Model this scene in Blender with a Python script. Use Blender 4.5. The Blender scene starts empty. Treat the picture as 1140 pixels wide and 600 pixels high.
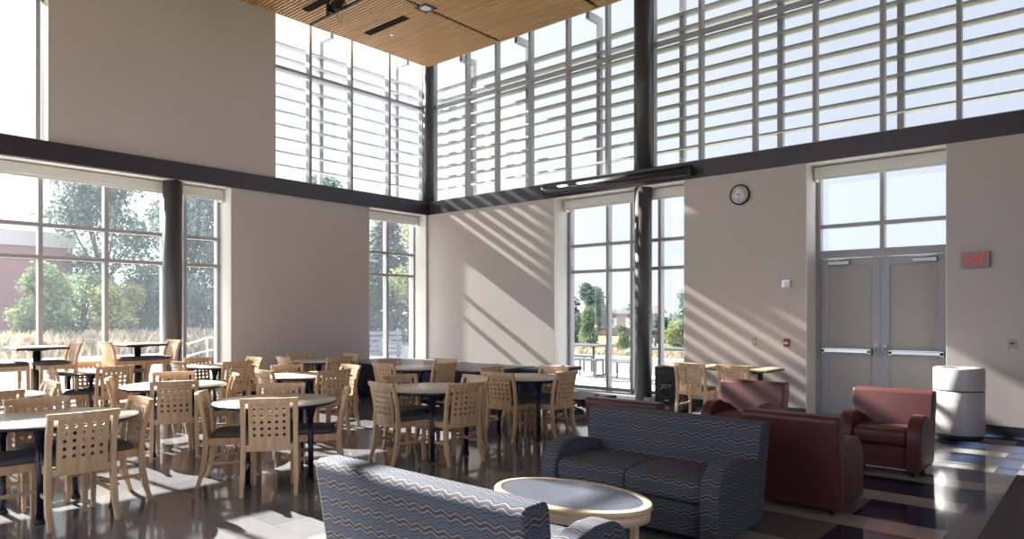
import bpy, bmesh, math, random
from mathutils import Vector, Matrix
R = math.radians
PI = math.pi
scene = bpy.context.scene
COL = scene.collection
rnd = random.Random(7)

# ------------------------------------------------------------------ materials
def srgb(h):
    c = [int(h[i:i+2], 16)/255 for i in (0, 2, 4)]
    return tuple((x/12.92 if x <= .04045 else ((x+.055)/1.055)**2.4) for x in c)

class NT:
    def __init__(s, name):
        s.m = bpy.data.materials.new(name); s.m.use_nodes = True
        s.t = s.m.node_tree; s.t.nodes.clear()
        s.out = s.n('ShaderNodeOutputMaterial')
    def n(s, t, **kw):
        x = s.t.nodes.new(t)
        for k, v in kw.items(): setattr(x, k, v)
        return x
    def l(s, a, b): s.t.links.new(a, b)
    def math(s, op, a, b=None, c=None):
        x = s.n('ShaderNodeMath', operation=op)
        for i, v in enumerate((a, b, c)):
            if v is None: continue
            if isinstance(v, (int, float)): x.inputs[i].default_value = v
            else: s.l(v, x.inputs[i])
        return x.outputs[0]
    def mix(s, f, a, b):
        x = s.n('ShaderNodeMix', data_type='RGBA')
        for k, v in ((0, f), (6, a), (7, b)):
            if isinstance(v, (int, float)): x.inputs[k].default_value = v
            elif isinstance(v, tuple): x.inputs[k].default_value = (*v, 1) if len(v) == 3 else v
            else: s.l(v, x.inputs[k])
        return x.outputs[2]
    def bsdf(s, **kw):
        b = s.n('ShaderNodeBsdfPrincipled')
        for k, v in kw.items():
            k = k.replace('_', ' ')
            if k == 'IOR Level': k = 'Specular IOR Level'
            if isinstance(v, tuple) and len(v) == 3: v = (*v, 1)
            if isinstance(v, (int, float, tuple)): b.inputs[k].default_value = v
            else: s.l(v, b.inputs[k])
        s.l(b.outputs[0], s.out.inputs[0])
        return b
    def noise(s, scale, detail=3, coord='Object', stretch=None, rough=.5):
        tc = s.n('ShaderNodeTexCoord'); o = tc.outputs[coord]
        if stretch:
            mp = s.n('ShaderNodeMapping'); mp.inputs['Scale'].default_value = stretch
            s.l(o, mp.inputs[0]); o = mp.outputs[0]
        x = s.n('ShaderNodeTexNoise'); x.inputs['Scale'].default_value = scale
        x.inputs['Detail'].default_value = detail; x.inputs['Roughness'].default_value = rough
        s.l(o, x.inputs['Vector'])
        return x.outputs['Fac']
    def ramp(s, f, stops, interp='LINEAR'):
        r = s.n('ShaderNodeValToRGB'); e = r.color_ramp; e.interpolation = interp
        while len(e.elements) < len(stops): e.elements.new(.5)
        for i, (p, c) in enumerate(stops):
            e.elements[i].position = p; e.elements[i].color = (*c, 1)
        s.l(f, r.inputs[0]); return r.outputs[0]
    def bump(s, b, h, strength=.2, dist=.01):
        x = s.n('ShaderNodeBump'); x.inputs['Strength'].default_value = strength
        x.inputs['Distance'].default_value = dist
        s.l(h, x.inputs['Height']); s.l(x.outputs[0], b.inputs['Normal'])

def simple(name, col, rough=.5, metal=0., spec=.5, var=.0, scale=8., bump=0.):
    t = NT(name)
    if var:
        f = t.noise(scale)
        c = t.mix(f, tuple(x*(1-var) for x in col), tuple(min(1, x*(1+var)) for x in col))
    else: c = col
    b = t.bsdf(Base_Color=c, Roughness=rough, Metallic=metal, IOR_Level=spec)
    if bump: t.bump(b, t.noise(scale*20), bump, .002)
    return t.m

M = {}
M['paint'] = simple('wall_paint', (.53, .478, .448), .75, var=.04, scale=1.5, bump=.04)
M['white_paint'] = simple('white_paint', (.74, .72, .67), .6, var=.03)
M['beam'] = simple('dark_steel', (.036, .030, .039), .38, var=.2, scale=3)
M['column'] = simple('column_paint', (.066, .063, .066), .36, var=.15, scale=3)
M['frame'] = simple('window_frame_paint', (.36, .35, .365), .45, var=.05)
M['black'] = simple('black_metal', (.012, .012, .013), .4)
M['blackplastic'] = simple('black_plastic', (.014, .014, .016), .5, var=.2, scale=30)
M['matteblack'] = simple('matte_black', (.008, .008, .008), .9, spec=.15)
M['rubber'] = simple('black_rubber', (.012, .012, .012), .6)
M['navymetal'] = simple('navy_enamel', (.008, .011, .032), .28)
M['chrome'] = simple('brushed_chrome', (.62, .62, .64), .25, 1.)
M['alum'] = simple('aluminium', (.42, .42, .43), .4, .6)
M['cushion'] = simple('grey_upholstery', (.085, .078, .084), .85, var=.25, scale=60, bump=.3)
M['binshell'] = simple('bin_enamel', (.43, .405, .40), .38, var=.03)
M['louvre'] = simple('louvre_paint', (.45, .46, .50), .5, var=.03)
M['doorpanel'] = simple('door_shade_panel', (.42, .40, .37), .75, var=.05, scale=3)
M['doorframe'] = simple('door_paint', (.36, .36, .385), .42)
M['plate'] = simple('brass_plate', (.35, .30, .22), .4, .4)
M['redplastic'] = simple('red_plastic', (.24, .028, .018), .4)
M['whiteplastic'] = simple('white_plastic', (.72, .71, .69), .4)
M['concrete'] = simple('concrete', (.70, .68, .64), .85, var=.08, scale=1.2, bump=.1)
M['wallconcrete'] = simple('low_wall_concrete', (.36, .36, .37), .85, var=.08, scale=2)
M['brick'] = simple('far_brick', (.30, .17, .17), .9, var=.12, scale=2)
M['roofcap'] = simple('roof_cap', (.50, .46, .46), .7)
M['patiometal'] = simple('patio_metal', (.07, .075, .085), .4)
M['skirt'] = None
M['slatfence'] = simple('weathered_slats', (.10, .11, .14), .7, var=.1)
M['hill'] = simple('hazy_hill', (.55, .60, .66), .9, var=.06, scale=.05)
M['lensglass'] = simple('lamp_lens', (.75, .75, .73), .15)

def wood(name, a, b, rough=.38, stretch=(1, 1, .12), scale=26):
    t = NT(name)
    f = t.noise(scale, 4, stretch=stretch)
    c = t.ramp(f, [(.3, a), (.7, b)])
    t.bsdf(Base_Color=c, Roughness=rough)
    return t.m
M['maple'] = wood('maple_wood', (.50, .315, .172), (.64, .43, .258), .36)
M['maplelight'] = wood('pale_maple', (.58, .41, .255), (.68, .50, .33), .34, stretch=(.2, 1, 1))
M['slatwood'] = wood('ceiling_slat_wood', (.54, .30, .135), (.66, .40, .20), .55, stretch=(.05, 1.2, 1), scale=9)
M['slatback'] = simple('ceiling_backing', (.035, .018, .010), .8)
M['laminate'] = simple('beige_laminate', (.56, .48, .38), .30, var=.04, scale=20)

t = NT('speckled_laminate')
f = t.noise(160, 2); c = t.ramp(f, [(.38, (.040, .046, .066)), (.62, (.105, .115, .150))])
t.bsdf(Base_Color=c, Roughness=.22); M['speckle'] = t.m

t = NT('burgundy_leather')
f = t.noise(5, 3); c = t.mix(f, (.066, .017, .017), (.098, .025, .024))
b = t.bsdf(Base_Color=c, Roughness=.45, IOR_Level=.45); t.bump(b, t.noise(180, 2), .15, .002); M['leather'] = t.m

t = NT('pleated_navy_cloth')
tc = t.n('ShaderNodeTexCoord'); sp = t.n('ShaderNodeSeparateXYZ'); t.l(tc.outputs['Object'], sp.inputs[0])
b = t.bsdf(Base_Color=(.010, .014, .055), Roughness=.75); M['skirt'] = t.m

# wavy striped upholstery: u = metres across, v = metres along the profile
t = NT('wave_stripe_fabric')
uv = t.n('ShaderNodeUVMap'); sp = t.n('ShaderNodeSeparateXYZ'); t.l(uv.outputs[0], sp.inputs[0])
u, v = sp.outputs[0], sp.outputs[1]
wave = t.math('SINE', t.math('MULTIPLY', u, 2*PI/.090))
wave2 = t.math('SINE', t.math('MULTIPLY', u, 2*PI/.23))
ph = t.math('ADD', t.math('MULTIPLY', v, 1/.098), t.math('ADD', t.math('MULTIPLY', wave, .085), t.math('MULTIPLY', wave2, .02)))
fr = t.math('FRACT', ph)
pl, te, bl, gr, cr, rd, dk = (.034, .017, .024), (.014, .052, .062), (.040, .050, .100), (.120, .130, .165), (.34, .31, .25), (.19, .075, .075), (.007, .008, .015)
c = t.ramp(fr, [(0, pl), (.20, cr), (.232, bl), (.30, te), (.345, dk), (.375, bl), (.44, gr), (.47, dk), (.50, te), (.55, rd), (.575, bl), (.64, dk), (.67, te), (.72, gr), (.75, bl), (.82, dk), (.85, te), (.90, bl), (.955, cr), (.985, pl)], 'CONSTANT')
fine = t.noise(300, 2)
c2 = t.mix(.14, c, t.mix(fine, (.02, .02, .025), (.16, .16, .19)))
b = t.bsdf(Base_Color=c2, Roughness=.85); t.bump(b, fine, .2, .002); M['fabric'] = t.m

# polished tile floor
t = NT('polished_floor_tile')
ge = t.n('ShaderNodeNewGeometry'); sp = t.n('ShaderNodeSeparateXYZ'); t.l(ge.outputs['Position'], sp.inputs[0])
X, Y = sp.outputs[0], sp.outputs[1]
ry = t.math('DIVIDE', t.math('ADD', Y, -6.03+18.0), .915)
rowf = t.math('FRACT', ry); rowi = t.math('FLOOR', ry)
light = t.math('LESS_THAN', rowf, .36)
inx = t.math('MULTIPLY', t.math('LESS_THAN', X, -.905), t.math('GREATER_THAN', X, -4.2))
light = t.math('MULTIPLY', light, inx)
cellx = t.math('FLOOR', t.math('DIVIDE', t.math('ADD', X, 1.53), .62))
cv = t.n('ShaderNodeCombineXYZ'); t.l(cellx, cv.inputs[0]); t.l(rowi, cv.inputs[1])
wn = t.n('ShaderNodeTexWhiteNoise', noise_dimensions='2D'); t.l(cv.outputs[0], wn.inputs[0])
grey = t.ramp(wn.outputs[0], [(0, (.142, .144, .156)), (.45, (.195, .194, .203)), (.8, (.162, .163, .176))], 'CONSTANT')
navym = t.math('MULTIPLY', t.math('GREATER_THAN', X, -1.54), t.math('LESS_THAN', X, -.905))
far = t.math('MULTIPLY', t.math('GREATER_THAN', X, -1.9), t.math('GREATER_THAN', Y, 7.6))
mid = t.math('MULTIPLY', t.math('GREATER_THAN', wn.outputs[0], .80), t.math('GREATER_THAN', X, -3.4))
navym = t.math('MAXIMUM', t.math('MAXIMUM', navym, far), mid)
c = t.mix(navym, grey, (.005, .020, .066))
c = t.mix(far, c, (.030, .048, .105))
c = t.mix(light, c, (.36, .34, .32))
spk = t.ramp(t.noise(260, 2, 'Object'), [(.35, (.55, .55, .55)), (.68, (1.5, 1.5, 1.5))])
mul = t.n('ShaderNodeMix', data_type='RGBA', blend_type='MULTIPLY'); mul.inputs[0].default_value = 1
t.l(c, mul.inputs[6]); t.l(spk, mul.inputs[7])
# joints every foot
jx = t.math('FRACT', t.math('DIVIDE', t.math('ADD', X, .905+30.5), .305)); jy = t.math('FRACT', t.math('DIVIDE', t.math('ADD', Y, -6.03+30.5), .305))
j = t.math('MAXIMUM', t.math('LESS_THAN', jx, .012), t.math('LESS_THAN', jy, .012))
c = t.mix(t.math('MULTIPLY', j, .45), mul.outputs[2], (.02, .02, .02))
rg = t.math('MULTIPLY_ADD', t.noise(2.2, 3, 'Object'), .07, .045)
t.bsdf(Base_Color=c, Roughness=rg, IOR_Level=.62); M['floor'] = t.m

t = NT('dark_carpet')
f = t.noise(220, 3); c = t.mix(f, (.055, .055, .064), (.115, .113, .128))
b = t.bsdf(Base_Color=c, Roughness=.95); t.bump(b, f, .4, .004); M['carpet'] = t.m

t = NT('window_glass')
tr = t.n('ShaderNodeBsdfTransparent'); tr.inputs[0].default_value = (.955, .97, .97, 1)
df = t.n('ShaderNodeBsdfTranslucent'); df.inputs[0].default_value = (.75, .85, 1, 1)
gl = t.n('ShaderNodeBsdfGlossy'); gl.inputs['Roughness'].default_value = .02
m1 = t.n('ShaderNodeMixShader'); m1.inputs[0].default_value = .011
t.l(tr.outputs[0], m1.inputs[1]); t.l(df.outputs[0], m1.inputs[2])
m2 = t.n('ShaderNodeMixShader'); m2.inputs[0].default_value = .03
t.l(m1.outputs[0], m2.inputs[1]); t.l(gl.outputs[0], m2.inputs[2]); t.l(m2.outputs[0], t.out.inputs[0])
M['glass'] = t.m

def leafmat(name, a, b):
    t = NT(name)
    oi = t.n('ShaderNodeNewGeometry')
    f = t.noise(1.3, 3)
    c = t.mix(t.ramp(f, [(.35, (0, 0, 0)), (.65, (1, 1, 1))]), a, b)
    d = t.n('ShaderNodeBsdfDiffuse'); tl = t.n('ShaderNodeBsdfTranslucent')
    t.l(c, d.inputs[0]); t.l(c, tl.inputs[0])
    mx = t.n('ShaderNodeMixShader'); mx.inputs[0].default_value = .35
    t.l(d.outputs[0], mx.inputs[1]); t.l(tl.outputs[0], mx.inputs[2]); t.l(mx.outputs[0], t.out.inputs[0])
    return t.m
M['leafdark'] = leafmat('dark_leaves', (.075, .115, .10), (.16, .21, .175))
M['leafmid'] = leafmat('mid_leaves', (.11, .16, .085), (.23, .29, .15))
M['leafyellow'] = leafmat('yellow_leaves', (.17, .21, .075), (.35, .37, .16))
M['needles'] = leafmat('conifer_needles', (.055, .085, .085), (.115, .155, .145))
M['drygrass'] = leafmat('dry_grass', (.46, .39, .28), (.62, .54, .42))
M['lawn'] = leafmat('lawn', (.27, .29, .15), (.36, .37, .20))
M['bark'] = simple('bark', (.09, .07, .055), .9, var=.3, scale=10)

t = NT('exit_red_letters')
t.bsdf(Base_Color=(.45, .015, .02), Emission_Color=(1, .03, .05), Emission_Strength=.22, Roughness=.4); M['exitred'] = t.m
M['logo'] = simple('silver_logo', (.65, .65, .66), .3)
M['mesh'] = simple('speaker_grille', (.018, .018, .020), .6, var=.4, scale=300)

# ------------------------------------------------------------------ mesh helpers
class MB:
    def __init__(s): s.bm = bmesh.new()
    def box(s, x0, x1, y0, y1, z0, z1, rot=None, bev=0.):
        mt = Matrix.Translation(((x0+x1)/2, (y0+y1)/2, (z0+z1)/2)) @ Matrix.Diagonal((abs(x1-x0), abs(y1-y0), abs(z1-z0), 1))
        if rot is not None: mt = rot @ mt
        r = bmesh.ops.create_cube(s.bm, size=1, matrix=mt)
        if bev:
            es = list({e for v in r['verts'] for e in v.link_edges})
            bmesh.ops.bevel(s.bm, geom=es, offset=bev, segments=2, affect='EDGES', profile=.5)
        return s
    def cyl(s, p, q, r0, r1=None, n=12, caps=True):
        p, q = Vector(p), Vector(q); r1 = r0 if r1 is None else r1
        d = q-p; L = d.length
        mt = Matrix.Translation((p+q)/2) @ d.to_track_quat('Z', 'Y').to_matrix().to_4x4()
        r = bmesh.ops.create_cone(s.bm, cap_ends=caps, segments=n, radius1=r0, radius2=max(r1, 1e-5), depth=L, matrix=mt)
        for f in {f for v in r['verts'] for f in v.link_faces}:
            if len(f.verts) == 4: f.smooth = True
        return s
    def lathe(s, prof, n=32, c=(0, 0)):
        rings = []
        for (r, z) in prof:
            rings.append([s.bm.verts.new((c[0]+r*math.cos(2*PI*i/n), c[1]+r*math.sin(2*PI*i/n), z)) for i in range(n)])
        for a, b in zip(rings, rings[1:]):
            for i in range(n):
                f = s.bm.faces.new((a[i], a[(i+1) % n], b[(i+1) % n], b[i])); f.smooth = True
        if prof[0][0] > 1e-4: s.bm.faces.new(list(reversed(rings[0])))
        if prof[-1][0] > 1e-4: s.bm.faces.new(rings[-1])
        return s
    def tube(s, pts, r, n=8):
        pts = [Vector(p) for p in pts]; rings = []
        for i, p in enumerate(pts):
            d = (pts[min(i+1, len(pts)-1)]-pts[max(i-1, 0)]).normalized()
            up = Vector((0, 0, 1)) if abs(d.z) < .95 else Vector((1, 0, 0))
            a = d.cross(up).normalized(); b = a.cross(d)
            rings.append([s.bm.verts.new(p+r*(math.cos(2*PI*k/n)*a+math.sin(2*PI*k/n)*b)) for k in range(n)])
        for a, b in zip(rings, rings[1:]):
            for k in range(n):
                f = s.bm.faces.new((a[k], a[(k+1) % n], b[(k+1) % n], b[k])); f.smooth = True
        s.bm.faces.new(list(reversed(rings[0]))); s.bm.faces.new(rings[-1])
        return s
    def sweep(s, secs):
        """secs: list of (cx, cy, cz, wx, wy) horizontal rectangles lofted"""
        rings = [[s.bm.verts.new((cx+sx*wx/2, cy+sy*wy/2, cz)) for sx, sy in ((-1, -1), (1, -1), (1, 1), (-1, 1))] for cx, cy, cz, wx, wy in secs]
        for a, b in zip(rings, rings[1:]):
            for k in range(4): s.bm.faces.new((a[k], a[(k+1) % 4], b[(k+1) % 4], b[k]))
        s.bm.faces.new(list(reversed(rings[0]))); s.bm.faces.new(rings[-1])
        return s
    def extrude(s, prof, x0, x1, bev=0., uvlayer=True):
        """closed profile of (y,z) points extruded along x, with metre uvs"""
        bm = bmesh.new() if bev else s.bm
        a = [bm.verts.new((x0, y, z)) for y, z in prof]; b = [bm.verts.new((x1, y, z)) for y, z in prof]
        n = len(prof); fs = []
        for i in range(n):
            fs.append(bm.faces.new((a[i], a[(i+1) % n], b[(i+1) % n], b[i])))
        fs.append(bm.faces.new(list(reversed(a)))); fs.append(bm.faces.new(b))
        bmesh.ops.recalc_face_normals(bm, faces=fs)
        if bev:
            cap = [e for e in bm.edges if all(v in set(a) for v in e.verts) or all(v in set(b) for v in e.verts)]
            bmesh.ops.bevel(bm, geom=cap, offset=bev, segments=3, affect='EDGES', profile=.6)
        uv = bm.loops.layers.uv.verify()
        # arc-length table for v
        acc = [0.]
        for i in range(n):
            p, q = prof[i], prof[(i+1) % n]; acc.append(acc[-1]+math.hypot(q[0]-p[0], q[1]-p[1]))
        def arc(y, z):
            best = (9, 0)
            for i in range(n):
                p, q = prof[i], prof[(i+1) % n]
                dx, dz = q[0]-p[0], q[1]-p[1]; L2 = dx*dx+dz*dz
                k = max(0, min(1, ((y-p[0])*dx+(z-p[1])*dz)/L2)); d = math.hypot(y-p[0]-k*dx, z-p[1]-k*dz)
                if d < best[0]-1e-6: best = (d, acc[i]+k*math.sqrt(L2))
            return best[1]
        for f in bm.faces:
            side = abs(f.normal.x) > .75
            vs = []
            for l in f.loops:
                y, z = l.vert.co.y, l.vert.co.z
                l[uv].uv = (y, z) if side else (l.vert.co.x, 0)
            if not side:
                vv = [arc(l.vert.co.y, l.vert.co.z) for l in f.loops]
                mx = max(vv)
                for l, q in zip(f.loops, vv):
                    if mx-q > acc[-1]*.5: q += acc[-1]
                    l[uv].uv = (l.vert.co.x, q)
            f.smooth = True
        if bev:
            me = bpy.data.meshes.new('tmp'); bm.to_mesh(me); bm.free()
            s.bm.loops.layers.uv.verify(); s.bm.from_mesh(me); bpy.data.meshes.remove(me)
        return s
    def smooth_sharp(s, ang=35):
        for f in s.bm.faces: f.smooth = True
        for e in s.bm.edges:
            if len(e.link_faces) == 2 and e.calc_face_angle(0) > R(ang): e.smooth = False
        return s
    def xf(s, m): s.bm.transform(m); return s
    def build(s, name, mat, parent=None, recalc=True):
        if recalc: bmesh.ops.recalc_face_normals(s.bm, faces=list(s.bm.faces))
        me = bpy.data.meshes.new(name); s.bm.to_mesh(me); s.bm.free()
        o = bpy.data.objects.new(name, me); COL.objects.link(o)
        me.materials.append(mat)
        if parent is not None: o.parent = parent
        return o

def tag(o, label, cat, group=None, kind=None):
    o['label'] = label; o['category'] = cat
    if group: o['group'] = group
    if kind: o['kind'] = kind
    return o
def struct(o): o['kind'] = 'structure'; return o
def thing(name, label, cat, loc=(0, 0, 0), rz=0., group=None):
    o = bpy.data.objects.new(name, None); COL.objects.link(o); o.empty_display_size = .1
    o.location = loc; o.rotation_euler = (0, 0, rz)
    return tag(o, label, cat, group)
def children(o): return [c for c in bpy.data.objects if c.parent == o]
def dup(root, loc, rz, label):
    def rec(o, parent):
        c = o.copy(); COL.objects.link(c)
        if parent is not None: c.parent = parent
        for ch in kids.get(o, []): rec(ch, c)
        return c
    kids = {}
    for x in list(bpy.data.objects):
        if x.parent is not None: kids.setdefault(x.parent, []).append(x)
    r = rec(root, None)
    r.location = loc; r.rotation_euler = (0, 0, rz); r['label'] = label
    return r

XL, YB = -11.90, 10.70        # inside faces of window wall and clock wall
TH = .60
XR, YF = 5.5, -6.0
ZB0, ZB1, ZC = 3.79, 4.08, 7.18

# ------------------------------------------------------------------ room shell
struct(MB().box(XL-TH, XR, YF, YB+TH, -.25, 0).build('floor', M['floor']))
struct(MB().box(-.72, XR-.02, YF+.02, 9.9, .0, .012).build('floor_carpet', M['carpet']))

w = MB()   # window wall, pieces as (y0,y1,z0,z1)
for y0, y1, z0, z1 in [(YF-.3, -1.6, 0, ZB0), (6.03, 9.05, 0, ZB0), (10.66, YB+TH, 0, ZB0), (YF-.3, YB+TH, ZB0, ZB1),
                       (YF-.3, -3.2, ZB1, 7.7), (3.215, 6.89, ZB1, 7.7)]:
    w.box(XL-TH, XL, y0, y1, z0, z1)
struct(w.build('wall_left', M['paint']))
w = MB()
for x0, x1, z0, z1 in [(XL, -8.25, 0, ZB0), (-5.484, -3.506, 0, ZB0), (-1.697, XR, 0, ZB0), (XL, XR, ZB0, ZB1), (3.6, XR, ZB1, 7.7)]:
    w.box(x0, x1, YB, YB+TH, z0, z1)
struct(w.build('wall_back', M['paint']))
w = MB()   # side wall out of view, tall opening added to let in fill daylight
for y0, y1, z0, z1 in [(YF, -4, 0, 7.7), (1.5, YB+TH, 0, 7.7), (YF, YB, 0, .4), (YF, YB, 6.6, 7.7)]:
    w.box(XR, XR+.3, y0, y1, z0, z1)
struct(w.build('wall_right', M['paint']))
w = MB()  # wall behind the camera, unseen; its opening is added for fill daylight
for x0, x1, z0, z1 in [(XL, -9.5, 0, 7.7), (-3.0, XR+.3, 0, 7.7), (XL, XR, 0, .4), (XL, XR, 6.6, 7.7)]:
    w.box(x0, x1, YF-.3, YF, z0, z1)
struct(w.build('wall_front', M['paint']))

# ceiling: backing with slots, wood slats below it
cb = MB().box(XL+.02, XR+.3, YF-.3, YB-.03, ZC+.09, ZC+.3).build('ceiling', M['slatback']); struct(cb)
struct(MB().box(XL-TH, XR+.3, YF-.3, YB+TH, 7.7, 7.9).build('roof', M['white_paint']))
sl = MB()
joints = [-9.64, -7.20, -4.76, -2.32, .12]
xs = [XL+.02]+joints+[XR]
y = YB-.03
while y > -4:
    for a, b in zip(xs, xs[1:]):
        sl.box(a+(.04 if a in joints else 0), b-(.04 if b in joints else 0), y-.040, y, ZC, ZC+.03)
    y -= .074
o = sl.build('ceiling_slats', M['slatwood'], cb); o['kind'] = 'structure'
bk = MB()
for x in (-10.84, -8.42, -5.98, -3.54):
    bk.box(x-.012, x+.012, -4, YB-.04, ZC+.035, ZC+.075)
o = bk.build('ceiling_batten', M['black'], cb); o['kind'] = 'structure'
# fascia where the slatted panel stops short of the glass
o = MB().box(XL, XL+.02, -4, YB, ZC-.004, ZC+.12).box(XL, XR, YB-.03, YB-.0, ZC-.004, ZC+.12).build('ceiling_edge', M['slatwood'], cb); o['kind'] = 'structure'

# dark ledge beams
struct(MB().box(XL-.02, XL+.06, YF, YB+.0, ZB0, ZB1, bev=.006).build('beam_left', M['beam']))
struct(MB().box(XL-.02, XR, YB-.008, YB+.02, ZB0, ZB1, bev=.002).build('beam_back', M['beam']))

# columns
def column(x, y, r, z1):
    return struct(MB().cyl((x, y, 0), (x, y, z1), r, n=32).build('column', M['column']))
column(XL-.15, 5.07, .155, ZB0)
column(-6.364, YB+.15, .155, ZB0)
struct(MB().cyl((-6.364, YB+.15, ZB1), (-6.364, YB+.15, ZC+.2), .165, n=32).build('column', M['column']))
struct(MB().cyl((XL-.06, YB+.09, ZB1), (XL-.06, YB+.09, ZC+.2), .128, n=28).build('column', M['column']))

# baseboards
struct(MB().box(-1.697, XR, YB-.018, YB, .0, .12).build('baseboard_back', M['rubber']))
struct(MB().box(-5.484, -3.506, YB-.018, YB, .0, .12).build('baseboard_back', M['rubber']))
struct(MB().box(XL, -8.25, YB-.018, YB, .0, .12).build('baseboard_back', M['rubber']))
struct(MB().box(XL, XL+.018, 6.03, 9.05, .0, .12).build('baseboard_left', M['rubber']))

# ---- windows: frame mesh with glass child.  axis 'x' = in the back wall, 'y' = in the window wall
def window(idx, axis, plane, verts, hors, lo, hi, z0, z1, w=.06, dep=.13):
    f = MB(); g = MB()
    def bar(a0, a1, c0, c1):
        d = dep/2-(.006 if a1-a0 > .5 else 0)
        if axis == 'x': f.box(a0, a1, plane-d, plane+d, c0, c1, bev=.004)
        else: f.box(plane-d, plane+d, a0, a1, c0, c1, bev=.004)
    for v in verts: bar(v-w/2, v+w/2, z0, z1)
    for h in hors: bar(lo, hi, h-w/2, h+w/2)
    o = struct(f.build('window_%d' % idx, M['frame']))
    if axis == 'x': g.box(lo, hi, plane+.02, plane+.03, z0, z1)
    else: g.box(plane-.03, plane-.02, lo, hi, z0, z1)
    gl = g.build('glass', M['glass'], o); gl['kind'] = 'structure'
    return o
PL, PB = XL-.45, YB+.5
window(1, 'y', PL, [-1.57, -.5, .42, 1.36, 2.29, 3.221, 4.13, 5.03, 5.38, 5.985], [.05, 2.40, 2.89, 3.72], -1.6, 6.03, .02, 3.76)
window(2, 'y', PL, [9.08, 9.851, 10.64], [.05, 2.40, 2.89, 3.72], 9.05, 10.66, .02, 3.76)
window(3, 'x', PB, [-8.20, -7.312, -6.20, -6.36-.42, -5.52], [.10, 2.36, 2.87, 3.72], -8.25, -5.484, .02, 3.76)
window(4, 'x', PB, [-3.46, -2.576, -1.74], [2.47, 2.869, 3.72], -3.506, -1.697, 2.44, 3.76)
window(5, 'y', XL-.30, [-3.17, -2.2, -1.2, -.2, .9, 2.0, 3.15], [4.12, 6.29, 7.66], -3.2, 3.215, ZB1, 7.7)
window(6, 'y', XL-.30, [6.92, 7.793, 8.787, 9.793, 10.78], [4.12, 6.29, 7.66], 6.89, YB+.30, ZB1, 7.7)
window(7, 'x', YB+.30, [-11.99, -10.901, -10.007, -9.071, -8.121, -7.201, -6.232, -5.321, -4.39, -3.458, -2.53, -1.599, -.67, .26, 1.19, 2.12, 3.05], [4.12, 6.325, 7.66], XL-.30, 3.6, ZB1, 7.7)
# sills under the patio window, white reveals of the openings
struct(MB().box(-8.25, -5.484, YB+.02, PB-.07, 0, .07, bev=.005).build('trim_1', M['frame']))
def reveal(idx, axis, a0, a1, d0, d1, z1):
    m = MB(); k = .012
    if axis == 'x':
        m.box(a0-.001, a0+k, d0, d1, .0, z1); m.box(a1-k, a1+.001, d0, d1, .0, z1); m.box(a0, a1, d0, d1, z1-k, z1)
    else:
        m.box(d0, d1, a0-.001, a0+k, .0, z1); m.box(d0, d1, a1-k, a1+.001, .0, z1); m.box(d0, d1, a0, a1, z1-k, z1)
    struct(m.build('trim_%d' % idx, M['white_paint']))
reveal(2, 'x', -8.25, -5.484, YB+.001, PB-.07, ZB0)
reveal(3, 'x', -3.506, -1.697, YB+.001, PB-.07, ZB0)
reveal(4, 'y', -1.6, 6.03, PL+.07, XL-.001, ZB0)
reveal(5, 'y', 9.05, 10.66, PL+.07, XL-.001, ZB0)

# ---- roller blind cassettes
def cassette(axis, a0, a1, p0, p1, label):
    t = thing('roller_blind', label, 'blind', ((a0+a1)/2 if axis == 'x' else (p0+p1)/2, (p0+p1)/2 if axis == 'x' else (a0+a1)/2, 3.61), 0, 'roller blinds over the lower openings')
    L = (a1-a0)/2; D = abs(p1-p0)/2
    def bx(m, u0, u1, v0, v1, z0, z1):
        if axis == 'x': m.box(u0, u1, v0, v1, z0, z1, bev=.004)
        else: m.box(v0, v1, u0, u1, z0, z1, bev=.004)
        return m
    bx(MB(), -L, L, -D, D, 0, .155).build('cassette', M['white_paint'], t)
    bx(MB(), -L+.03, L-.03, -.012, .012, -.035, -.001).build('bottom_bar', M['whiteplastic'], t)
    e = L-.02 if axis == 'y' else -L+.02
    m = MB(); bx(m, e-.018, e+.018, -D-.0, D+.02, -.06, -.001); m.build('bracket', M['whiteplastic'], t)
cassette('x', -8.22, -5.50, YB+.28, YB+.40, 'white roller blind cassette above the patio window and its column')
cassette('x', -3.48, -1.71, YB+.28, YB+.40, 'white roller blind cassette above the double doors transom window')
cassette('y', -1.57, 6.0, XL-.36, XL-.24, 'long white roller blind cassette above the wide window wall glazing')
cassette('y', 9.07, 10.64, XL-.36, XL-.24, 'short white roller blind cassette above the narrow corner window')

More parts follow.
